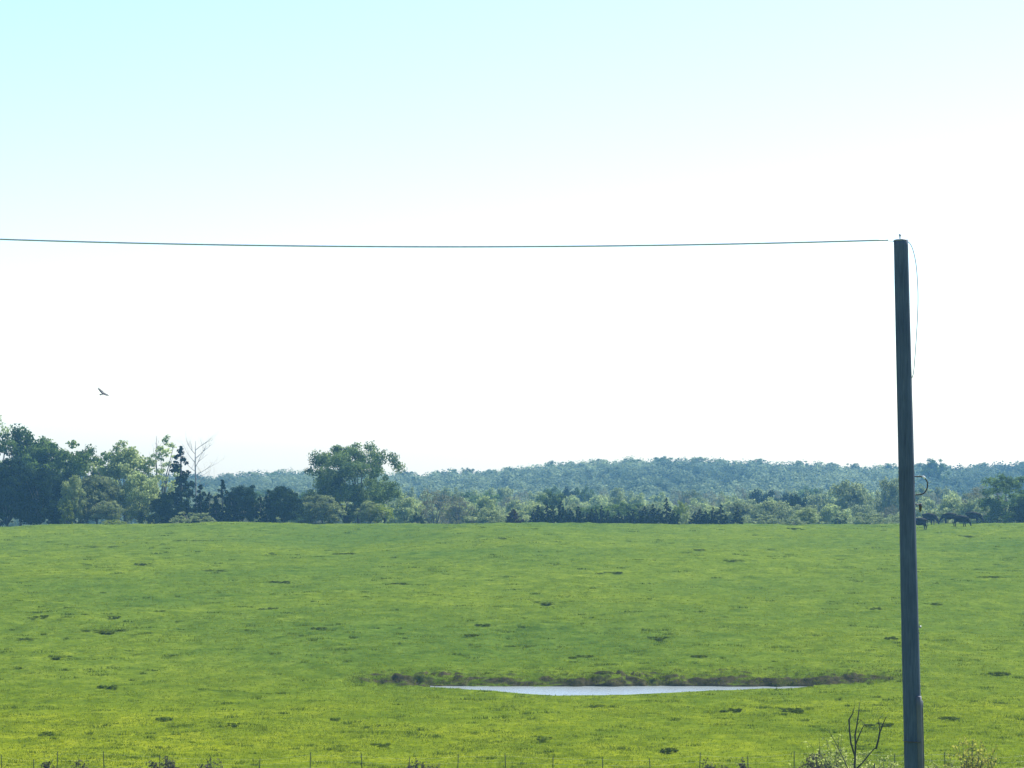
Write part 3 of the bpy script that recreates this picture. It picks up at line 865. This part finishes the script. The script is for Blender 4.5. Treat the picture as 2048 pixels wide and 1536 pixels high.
def build_pole():
    base_y = CY + 8.2 / PD_ * F
    bx = float((pole_axis(base_y) - CX) / F * PD_)
    root = tag(empty("utility_pole", (bx, PD_, gz(bx, PD_))), "tall weathered wooden utility pole leaning slightly left at the right of the view", "utility pole")
    o = Vector(root.location)
    # shaft with a slightly lumpy, cracked outline
    rows = np.linspace(480, base_y + 90, 150); S = 40
    vs = []
    for i, py in enumerate(rows):
        c = pw(pole_axis(py), py); r = float(pole_rad(py))
        an = np.arange(S) / S * 2 * np.pi
        lump = 1 + 0.05 * vnoise(an * 1.6, np.full(S, c.z * 1.1), 61) * np.sin(an / 2) + 0.05 * vnoise(an * 5.0, np.full(S, c.z * 0.45), 62) * np.sin(an / 2) + 0.02 * vnoise(np.full(S, 0.), np.full(S, c.z * 2.3), 64)
        crack = np.zeros(S)
        for ca, sd2 in ((3.6, 1), (4.4, 2), (5.2, 3), (4.95, 4), (5.9, 5)):
            on = vnoise(np.array([c.z * 0.6 + sd2 * 7]), np.array([sd2 * 1.0]), 63)[0] > -0.05
            k = int(round((ca + 0.05 * math.sin(c.z * 0.7 + sd2)) / (2 * np.pi) * S)) % S
            if on: crack[k] = 0.06
        rr = r * (lump - crack)
        for k in range(S):
            vs.append((c.x - o.x + rr[k] * math.cos(an[k]), c.y - o.y + rr[k] * math.sin(an[k]), c.z - o.z))
    fs = []
    n = len(rows)
    for i in range(n - 1):
        for k in range(S):
            k2 = (k + 1) % S
            fs.append((i * S + k, (i + 1) * S + k, (i + 1) * S + k2, i * S + k2))
    c = len(vs); top = pw(pole_axis(480), 479) - o
    vs.append(tuple(top))
    fs += [(c, k, (k + 1) % S, (k + 1) % S) for k in range(S)]
    g = Geo(); g.add(vs, fs)
    me = g.mesh("shaft", M_POLE, True)
    obj("shaft", me, root)
    def part(name, g, mat, sm=True): return obj(name, g.mesh(name, mat, sm), root)
    def rel(px, py, dd=0.0): return pw(px, py, dd) - o
    ytop = 478
    # steel cap plate with its rim, and the bolt standing on it
    g = Geo(); g.tube([rel(1801.3, 481.5), rel(1801.3, 479.5), rel(1801.2, 478.2)], [0.113, 0.113, 0.10], 20); part("cap_plate", g, M_STEEL)
    g = Geo(); g.tube([rel(1800, 479), rel(1800, 473), rel(1800, 472.8), rel(1800, 468.5), rel(1800, 467.8)], [0.011, 0.011, 0.02, 0.02, 0.008], 10); part("top_bolt", g, M_STEEL)
    # thin wire bowing out from the top and back to the shaft
    def curve(ctrl, nsub=8):
        P = [Vector(p) for p in ctrl]; out = []
        for i in range(len(P) - 1):
            p0 = P[max(0, i - 1)]; p1 = P[i]; p2 = P[i + 1]; p3 = P[min(len(P) - 1, i + 2)]
            for s in range(nsub):
                t = s / nsub
                out.append(0.5 * ((2 * p1) + (p2 - p0) * t + (2 * p0 - 5 * p1 + 4 * p2 - p3) * t * t + (3 * p1 - p0 - 3 * p2 + p3) * t ** 3))
        out.append(P[-1]); return out
    pts = curve([rel(1806, 481), rel(1816, 483), rel(1825, 497), rel(1832, 528), rel(1835.4, 570), rel(1836, 606), rel(1834.2, 650), rel(1831, 700), rel(1827.5, 742), rel(1824, 756)])
    g = Geo(); g.tube(pts, [0.0075] * len(pts), 6); part("slack_wire", g, M_GREYWIRE)
    # cable loop half way down; its white highlight is added as a pale bead
    pts = curve([rel(1826, 953), rel(1836, 953), rel(1845, 953.5), rel(1851, 958), rel(1855, 966), rel(1854, 977), rel(1848, 986), rel(1838, 989), rel(1828, 990)])
    g = Geo(); g.tube(pts, [0.0105] * len(pts), 8); lo = part("cable_loop", g, M_CABLE)
    g = Geo(); g.tube([rel(1844.5, 952.5, -0.01), rel(1847, 954, -0.01), rel(1850, 957, -0.01)], [0.014, 0.02, 0.014], 8)
    obj("loop_highlight", g.mesh("loop_highlight", M_LOOP_HIGHLIGHT, True), lo)
    # small dark insulator on a bracket
    g = Geo(); g.tube([rel(1828, 1009), rel(1838, 1009)], [0.008, 0.008], 6)
    g.tube([rel(1841, 1007), rel(1841, 1009), rel(1841, 1013), rel(1841, 1014), rel(1840.5, 1019), rel(1840, 1024)], [0.012, 0.022, 0.026, 0.024, 0.020, 0.006], 10); part("insulator", g, M_CABLE)
    g = Geo(); g.tube([rel(1836, 1254), rel(1840, 1254), rel(1840.2, 1254)], [0.010, 0.010, 0.02], 8); g.tube([rel(1840, 1254), rel(1842, 1254)], [0.022, 0.02], 8); part("through_bolt", g, M_STEEL)
    # conduit guard strapped to the lower shaft
    def cond(py, dx): 
        return rel(float(pole_axis(py)) + dx, py, -float(pole_rad(py)) * 0.80)
    ys = np.linspace(1391, base_y, 30)
    g = Geo(); g.tube([cond(y, 11.0) for y in ys], [0.047] * len(ys), 16); cg = part("conduit_guard", g, M_PLASTIC)
    ys2 = np.linspace(1400, base_y, 30)
    g = Geo(); g.tube([cond(y, 16.5) + Vector((0.012, 0.02, 0)) for y in ys2], [0.016] * len(ys2), 10); obj("flange", g.mesh("flange", M_PLASTIC, True), cg)
    for y in (1481, 1640, 1800):
        g = Geo(); c0 = rel(float(pole_axis(y)), y); r = float(pole_rad(y)) * 1.03
        ring = []
        for k in range(0, 25):
            a = math.pi * (1.0 + k / 24.0)
            ring.append(c0 + Vector((math.cos(a) * r, math.sin(a) * r * 1.38, 0)))
        g.tube(ring, [0.011] * len(ring), 6); part("strap", g, M_CABLE)
build_pole()

def build_line():
    a = 493.5
    pts = []
    for px in np.linspace(-1500, 1776, 140):
        y = a - (px - 900) ** 2 * 1.86e-5 if px < 900 else a - (px - 900) ** 2 * 1.78e-5
        pts.append(pw(px, y))
    o = pw(900, a)
    g = Geo(); g.tube([p - o for p in pts], [0.0140] * len(pts), 8)
    root = empty("overhead_cable", o)
    tag(root, "long thin overhead cable sagging across the sky from the left edge to the pole top", "cable")
    obj("wire", g.mesh("wire", M_GREYWIRE, True), root)
    g = Geo(); g.tube([pw(1768, 479.6) - o, pw(1772, 480.4) - o, pw(1776, 481.6) - o, pw(1782, 482) - o, pw(1790, 483) - o], [0.012, 0.009, 0.006, 0.006, 0.006], 8)
    obj("dead_end_clamp", g.mesh("dead_end_clamp", M_STEEL, True), root)
build_line()

# ------------------------------------------------------------------ cattle
M_HIDE = plain_mat("black_hide", (0.004, 0.004, 0.005), (0.009, 0.0085, 0.009), 2.5, 0.8, 0, 0, 0.08)
def cow_mesh(seed, head_down=1.0, step=0.0, head_turn=0.0):
    """black beef cow, nose towards +X, hooves on z=0"""
    rd = random.Random(seed)
    bm = bmesh.new()
    sk = bm.verts.layers.skin.verify()
    def v(co, rx, ry, root=False):
        w = bm.verts.new(co); w[sk].radius = (rx, ry); w[sk].use_root = root
        return w
    def chain(a, items):
        for co, rx, ry in items:
            b = v(co, rx, ry); bm.edges.new((a, b)); a = b
        return a
    pelvis = v((-0.68, 0, 1.13), 0.34, 0.38, True)
    loin = v((-0.25, 0, 1.00), 0.42, 0.46); bm.edges.new((pelvis, loin))
    rib = v((0.15, 0, 0.97), 0.43, 0.49); bm.edges.new((loin, rib))
    sh = v((0.55, 0, 1.08), 0.34, 0.47); bm.edges.new((rib, sh))
    hd = head_down
    ty = head_turn
    nk = chain(sh, [((0.86, 0.05 * ty, 1.10 - 0.14 * hd), 0.20, 0.30), ((1.08, 0.14 * ty, 1.20 - 0.42 * hd), 0.15, 0.21)])
    poll = chain(nk, [((1.24, 0.20 * ty, 1.30 - 0.64 * hd), 0.15, 0.17)])
    chain(poll, [((1.33, 0.25 * ty, 1.22 - 0.80 * hd), 0.125, 0.135), ((1.40, 0.29 * ty, 1.10 - 0.86 * hd), 0.095, 0.10), ((1.44, 0.31 * ty, 1.00 - 0.88 * hd), 0.105, 0.09)])
    for s in (-1, 1):
        chain(poll, [((1.20, 0.20 * ty + s * 0.20, 1.36 - 0.64 * hd), 0.05, 0.045), ((1.17, 0.20 * ty + s * 0.33, 1.33 - 0.64 * hd), 0.075, 0.04), ((1.15, 0.20 * ty + s * 0.42, 1.29 - 0.64 * hd), 0.03, 0.02)])
        st = step * s
        chain(sh, [((0.55 + st * 0.5, s * 0.22, 0.70), 0.14, 0.17), ((0.55 + st, s * 0.22, 0.42), 0.085, 0.095), ((0.54 + st * 1.2, s * 0.22, 0.14), 0.06, 0.062), ((0.58 + st * 1.2, s * 0.22, 0.03), 0.078, 0.065)])
        chain(pelvis, [((-0.66 - st * 0.4, s * 0.22, 0.72), 0.17, 0.24), ((-0.82 - st, s * 0.22, 0.46), 0.085, 0.11), ((-0.77 - st, s * 0.22, 0.14), 0.06, 0.065), ((-0.73 - st, s * 0.22, 0.03), 0.078, 0.065)])
    chain(pelvis, [((-0.98, 0, 1.22), 0.07, 0.07), ((-1.08, 0.02, 0.90), 0.03, 0.03), ((-1.08, 0.03, 0.58), 0.03, 0.03), ((-1.07, 0.03, 0.42), 0.06, 0.06)])
    me = bpy.data.meshes.new("skeleton"); bm.to_mesh(me); bm.free()
    o = bpy.data.objects.new("skeleton", me); COL.objects.link(o)
    o.modifiers.new("skin", 'SKIN'); sb = o.modifiers.new("sub", 'SUBSURF'); sb.levels = 2; sb.render_levels = 2
    dg = bpy.context.evaluated_depsgraph_get()
    out = bpy.data.meshes.new_from_object(o.evaluated_get(dg))
    bpy.data.objects.remove(o)
    out.name = "cow"
    out.materials.clear(); out.materials.append(M_HIDE)
    for p in out.polygons: p.use_smooth = True
    return out
cows = [(1838, 1066, 305, 176, 0.9, 0.08, 0.0, 1.48, "black cow half hidden behind the utility pole, rump towards the right"),
        (1858, 1052, 331, -38, 1.0, 0.05, 0.2, 1.50, "black cow just right of the pole with its head down, behind the half hidden cow"),
        (1899, 1053, 337, 168, 0.95, 0.05, 0.0, 1.40, "black cow grazing with its head to the left, middle of the herd"),
        (1921, 1061, 316, -10, 1.0, 0.10, -0.2, 1.40, "nearest black cow, whole body and legs seen, grazing head down towards the right"),
        (1946, 1053, 336, -8, 1.0, 0.06, 0.3, 1.52, "rightmost black cow on the crest, grazing head down towards the right")]
for i, (px, py, d, rz, hd, st, tu, hh, lb) in enumerate(cows):
    x = world_x(px, d)
    c = obj("cow", cow_mesh(40 + i, hd, st, tu))
    s = hh / 1.40
    c.scale = (s * 1.0, s * 1.1, s * 1.16)
    c.location = (x, d, gz(x, d) - 0.02); c.rotation_euler = (0, 0, R(rz))
    tag(c, lb, "cow", "black cattle grazing on the crest")

# ------------------------------------------------------------------ bird
def build_bird():
    d = 250.0
    M_F = plain_mat("dark_feathers", (0.02, 0.018, 0.02), (0.05, 0.045, 0.045), 8, 0.7)
    g = Geo()
    g.tube([(0.34, 0, 0.02), (0.28, 0, 0.03), (0.18, 0, 0.02), (0.0, 0, 0), (-0.18, 0, 0), (-0.30, 0, 0.0), (-0.48, 0, -0.02)],
           [0.02, 0.04, 0.07, 0.095, 0.07, 0.035, 0.03], 10)
    # tail fan and two long wings held in a shallow V, with fingered tips
    def slab(out_top, th=0.012):
        k = len(out_top)
        v = [(a, b, c + th) for a, b, c in out_top] + [(a, b, c - th) for a, b, c in out_top]
        f = []
        for i in range(1, k - 1):
            f.append((0, i, i + 1, i + 1)); f.append((k, k + i + 1, k + i, k + i))
        for i in range(k):
            j = (i + 1) % k
            f.append((i, k + i, k + j, j))
        g.add(v, f)
    slab([(-0.22, -0.06, 0), (-0.22, 0.06, 0), (-0.52, 0.13, -0.01), (-0.56, 0, -0.01), (-0.52, -0.13, -0.01)])
    for s in (-1, 1):
        pr = [(0.0, 0.02), (0.30, 0.10), (0.58, 0.18), (0.72, 0.225)]
        ch = [(0.16, -0.20), (0.22, -0.22), (0.12, -0.22), (0.02, -0.20)]
        for i in range(3):
            (y0, z0), (y1, z1) = pr[i], pr[i + 1]; (f0, b0), (f1, b1) = ch[i], ch[i + 1]
            slab([(f0, s * y0, z0), (b0, s * y0, z0), (b1, s * y1, z1), (f1, s * y1, z1)])
        for q in range(5):
            xx = 0.02 - q * 0.045
            slab([(xx + 0.02, s * 0.70, 0.22), (xx - 0.02, s * 0.70, 0.22), (xx - 0.05 - q * 0.02, s * (0.90 - q * 0.035), 0.29 - q * 0.01), (xx - 0.02 - q * 0.02, s * (0.91 - q * 0.035), 0.29 - q * 0.01)], 0.006)
    b = obj("soaring_bird", g.mesh("soaring_bird", M_F, False))
    b.location = (world_x(207, d), d, world_z(787.5, d))
    b.rotation_mode = 'QUATERNION'
    b.rotation_quaternion = (Matrix.Rotation(R(20), 3, 'Y') @ Matrix.Rotation(R(28), 3, 'X') @ Matrix.Rotation(R(62), 3, 'Z')).to_quaternion()
    tag(b, "dark vulture-like bird soaring with wings in a shallow V above the left wood", "bird")
build_bird()

# ------------------------------------------------------------------ fence along the bottom of the view
M_POST = plain_mat("green_steel_posts", (0.02, 0.035, 0.012), (0.04, 0.055, 0.02), 9, 0.8, 0, 0, 0.1)
def build_fence():
    d = 100.0
    xs = [-55, 5, 68, 113, 209, 321, 424, 517, 619, 725, 818, 914, 1013, 1105, 1207, 1302, 1398, 1497, 1588, 1690, 1790, 1890, 1985, 2080]
    root = tag(empty("wire_fence", (world_x(1024, d), d, gz(0, d))), "wire fence of thin steel posts along the bottom of the pasture", "fence")
    o = Vector(root.location)
    rd = random.Random(4)
    tops = []
    for px in xs:
        x = world_x(px, d); z = gz(x, d)
        h = 1.12 + rd.uniform(-0.22, 0.22); lx = rd.uniform(-0.08, 0.08)
        g = Geo()
        p0 = Vector((x, d, z - 0.3)) - o; p1 = Vector((x + lx, d, z + h)) - o
        g.tube([p0, p0.lerp(p1, 0.5), p1], [0.02, 0.02, 0.019], 4)
        obj("post", g.mesh("post", M_POST), root)
        tops.append((p0, p1))
    for t in (0.40, 0.58, 0.76, 0.93):
        g = Geo(); pts = []
        for (a0, a1), (b0, b1) in zip(tops[:-1], tops[1:]):
            p = a0.lerp(a1, t); q = b0.lerp(b1, t)
            pts += [p, p.lerp(q, 0.5) + Vector((0, 0, -0.02))]
        pts.append(tops[-1][0].lerp(tops[-1][1], t))
        pts = [p + Vector((0, -0.03, 0)) for p in pts]
        g.tube(pts, [0.0016] * len(pts), 4)
        obj("wire", g.mesh("wire", M_STEEL), root)
build_fence()

# ------------------------------------------------------------------ brush along the fence
M_DRY = leaf_mat("dry_brush", (0.045, 0.042, 0.034), (0.14, 0.125, 0.09), 0.2)
M_BUSHLEAF = leaf_mat("sparse_bush_leaves", (0.20, 0.24, 0.06), (0.40, 0.44, 0.14), 0.5)
M_YBUSH = leaf_mat("yellow_bush_leaves", (0.30, 0.32, 0.05), (0.52, 0.50, 0.10), 0.5)
def sapling_bush(px, ytop, wpx, d, seed, leafmat, label, leaf=0.07, nl=1400, name="bush", stemmat=None, stems=14, cat="bush"):
    rd = random.Random(seed); rgb = np.random.default_rng(seed)
    x = world_x(px, d); z = gz(x, d); H = world_z(ytop, d) - z; W = wpx / F * d
    root = tag(empty(name, (x, d, z)), label, cat)
    g = Geo(); tips = []
    for k in range(stems):
        an = rd.uniform(0, 2 * math.pi); rr = rd.random() ** 0.6 * W / 2
        hh = H * rd.uniform(0.6, 1.0) * (1 - 0.25 * (rr / (W / 2)) ** 2)
        e = Vector((math.cos(an) * rr, math.sin(an) * rr, hh))
        b = Vector((e.x * 0.15, e.y * 0.15, -0.2))
        m1 = b.lerp(e, 0.45) + Vector((rd.uniform(-.12, .12), rd.uniform(-.12, .12), 0.15))
        g.tube([b, m1, e], [0.028, 0.018, 0.005], 5)
        for q in range(9):
            t = rd.uniform(0.35, 1.0); p = (m1.lerp(e, (t - 0.35) / 0.65))
            e2 = p + Vector((rd.uniform(-1, 1), rd.uniform(-1, 1), rd.uniform(-0.1, 1.0))).normalized() * H * rd.uniform(0.06, 0.16)
            g.tube([p, e2], [0.008, 0.003], 4)
            tips.append((p, e2))
    obj("stems", g.mesh("stems", stemmat or M_DEAD), root)
    P = []
    for k in range(nl):
        a, b = tips[rd.randrange(len(tips))]
        P.append(a.lerp(b, rd.uniform(0.2, 1.1)) + Vector((rd.gauss(0, 0.05), rd.gauss(0, 0.05), rd.gauss(0, 0.05))))
    P = np.array([tuple(p) for p in P])
    v, f, t = leaf_quads(rgb, P, leaf, np.tile((0, 0, 0.6), (nl, 1)), np.clip(rgb.uniform(0, 1, nl), 0, 1))
    obj("foliage", mesh_np("foliage", v, f, leafmat, attr=t), root)
sapling_bush(1660, 1462, 150, 84, 21, M_BUSHLEAF, "sparse pale green bush left of the dead branching stems at the bottom", 0.10, 1900, stems=34)
sapling_bush(1745, 1490, 120, 84, 22, M_BUSHLEAF, "low pale green bush between the dead stems and the pole foot", 0.10, 1200, stems=20)
sapling_bush(1640, 1500, 70, 82, 27, M_DRY, "grey twiggy bush in front of the sparse pale green bush", 0.09, 2000, stems=20)
sapling_bush(1938, 1468, 120, 84, 23, M_YBUSH, "yellow leafed bush right of the pole at the bottom edge", 0.10, 2000, stems=28)
sapling_bush(1880, 1515, 90, 82, 24, M_BUSHLEAF, "low green bush between the pole and the yellow bush", 0.11, 1800)
for i, (px, yt, w, lb) in enumerate([(92, 1524, 34, "dry grey brush clump at the bottom edge, leftmost"), (160, 1524, 32, "dry grey brush clump, second from the left at the bottom edge"),
        (300, 1526, 46, "dark dry brush clump at the bottom left beside the taller clump"), (340, 1515, 44, "taller dark dry brush clump with spiky top at the bottom left"),
        (420, 1527, 90, "wide low tan brush at the bottom edge right of the spiky clump"), (840, 1520, 46, "dark spiky brush clump at the bottom edge left of centre"),
        (872, 1528, 60, "low tan brush touching the dark spiky clump at the bottom edge"),
        (1409, 1522, 30, "dark pointed brush clump at the bottom edge right of centre"), (1432, 1530, 50, "low pale brush beside the pointed clump at the bottom edge"), (1489, 1525, 30, "dark square-topped brush clump at the bottom edge, nearest the dead stems")]):
    sapling_bush(px, yt - 5, w * 1.15, 92, 60 + i, M_DRY, lb, 0.10, 1100, "brush_clump", stems=18, cat="brush")

def dead_stems():
    d = 70.0
    def p(px, py, dd=0): return Vector((world_x(px, d), d + dd, world_z(py, d)))
    bx = world_x(1712, d); zb = gz(bx, d); o = Vector((bx, d, zb))
    root = tag(empty("dead_shrub", o), "dead black branching stems standing left of the pole foot", "dead shrub")
    yb = CY - (zb - 0.3) / d * F
    def limb(name, pts, rads):
        g = Geo(); g.tube([q - o for q in pts], [0.6 * r / F * d for r in rads], 7, wob=0.15, rng=random.Random(len(pts)))
        return obj(name, g.mesh(name, M_DEAD, True), root)
    limb("main_stem", [p(1712, yb), p(1709, 1600), p(1709, 1536), p(1711, 1495), p(1710, 1470), p(1714, 1448), p(1717, 1428), p(1719, 1404)], [6.5, 5, 4, 3.2, 2.8, 2.2, 1.8, 0.7])
    limb("branch", [p(1710, 1512), p(1703, 1488, .1), p(1700, 1462, .1), p(1699, 1440, .1), p(1706, 1428, .1), p(1711, 1412, .1)], [3, 2.8, 2.6, 2.6, 1.6, 0.6])
    limb("branch", [p(1711, 1490), p(1716, 1470, -.2), p(1722, 1456, -.2), p(1727, 1448, -.2), p(1736, 1446, -.2)], [2.6, 2.2, 1.7, 1.3, 0.6])
    limb("branch", [p(1710, 1540), p(1722, 1526, -.15), p(1734, 1510, -.2), p(1746, 1496, -.2), p(1752, 1492, -.2)], [3, 2.5, 2.2, 2, 1.5])
    limb("branch", [p(1750, 1496, -.2), p(1754, 1478, -.25), p(1757, 1462, -.25), p(1763, 1448, -.25), p(1768, 1434, -.25), p(1772, 1430, -.25)], [3.4, 3.1, 2.6, 1.8, 1.2, 0.6])
    limb("branch", [p(1757, 1462, -.25), p(1755, 1446, -.3), p(1754, 1436, -.3), p(1760, 1430, -.3)], [2, 1.5, 1.1, 0.6])
    limb("branch", [p(1705, 1560), p(1690, 1520, .3), p(1676, 1492, .3), p(1664, 1470, .3), p(1660, 1462, .3)], [2.4, 1.6, 1.2, 0.8, 0.5])
    limb("branch", [p(1712, yb - 20), p(1740, 1570, -.3), p(1745, 1536, -.3), p(1746, 1524, -.3)], [4, 3.4, 3, 1.8])
    limb("branch", [p(1714, 1450), p(1722, 1440), p(1732, 1452, .1)], [1.3, 1.0, 0.6])
dead_stems()

# ------------------------------------------------------------------ haze
def build_haze():
    m = bpy.data.materials.new("haze"); m.use_nodes = True
    nt = m.node_tree; nt.nodes.clear()
    out = nt.nodes.new("ShaderNodeOutputMaterial")
    pv = nt.nodes.new("ShaderNodeVolumePrincipled")
    pv.inputs["Color"].default_value = (0.24, 0.58, 1.0, 1)
    pv.inputs["Density"].default_value = 0.00023
    pv.inputs["Anisotropy"].default_value = 0.25
    nt.links.new(pv.outputs["Volume"], out.inputs["Volume"])
    g = Geo()
    z0, z1 = GROUND_MIN - 1.0, 14.0
    g.box((0, 545, (z0 + z1) / 2), (6400, 1390, z1 - z0))
    tag(obj("haze", g.mesh("haze", m)), kind="stuff")
build_haze()
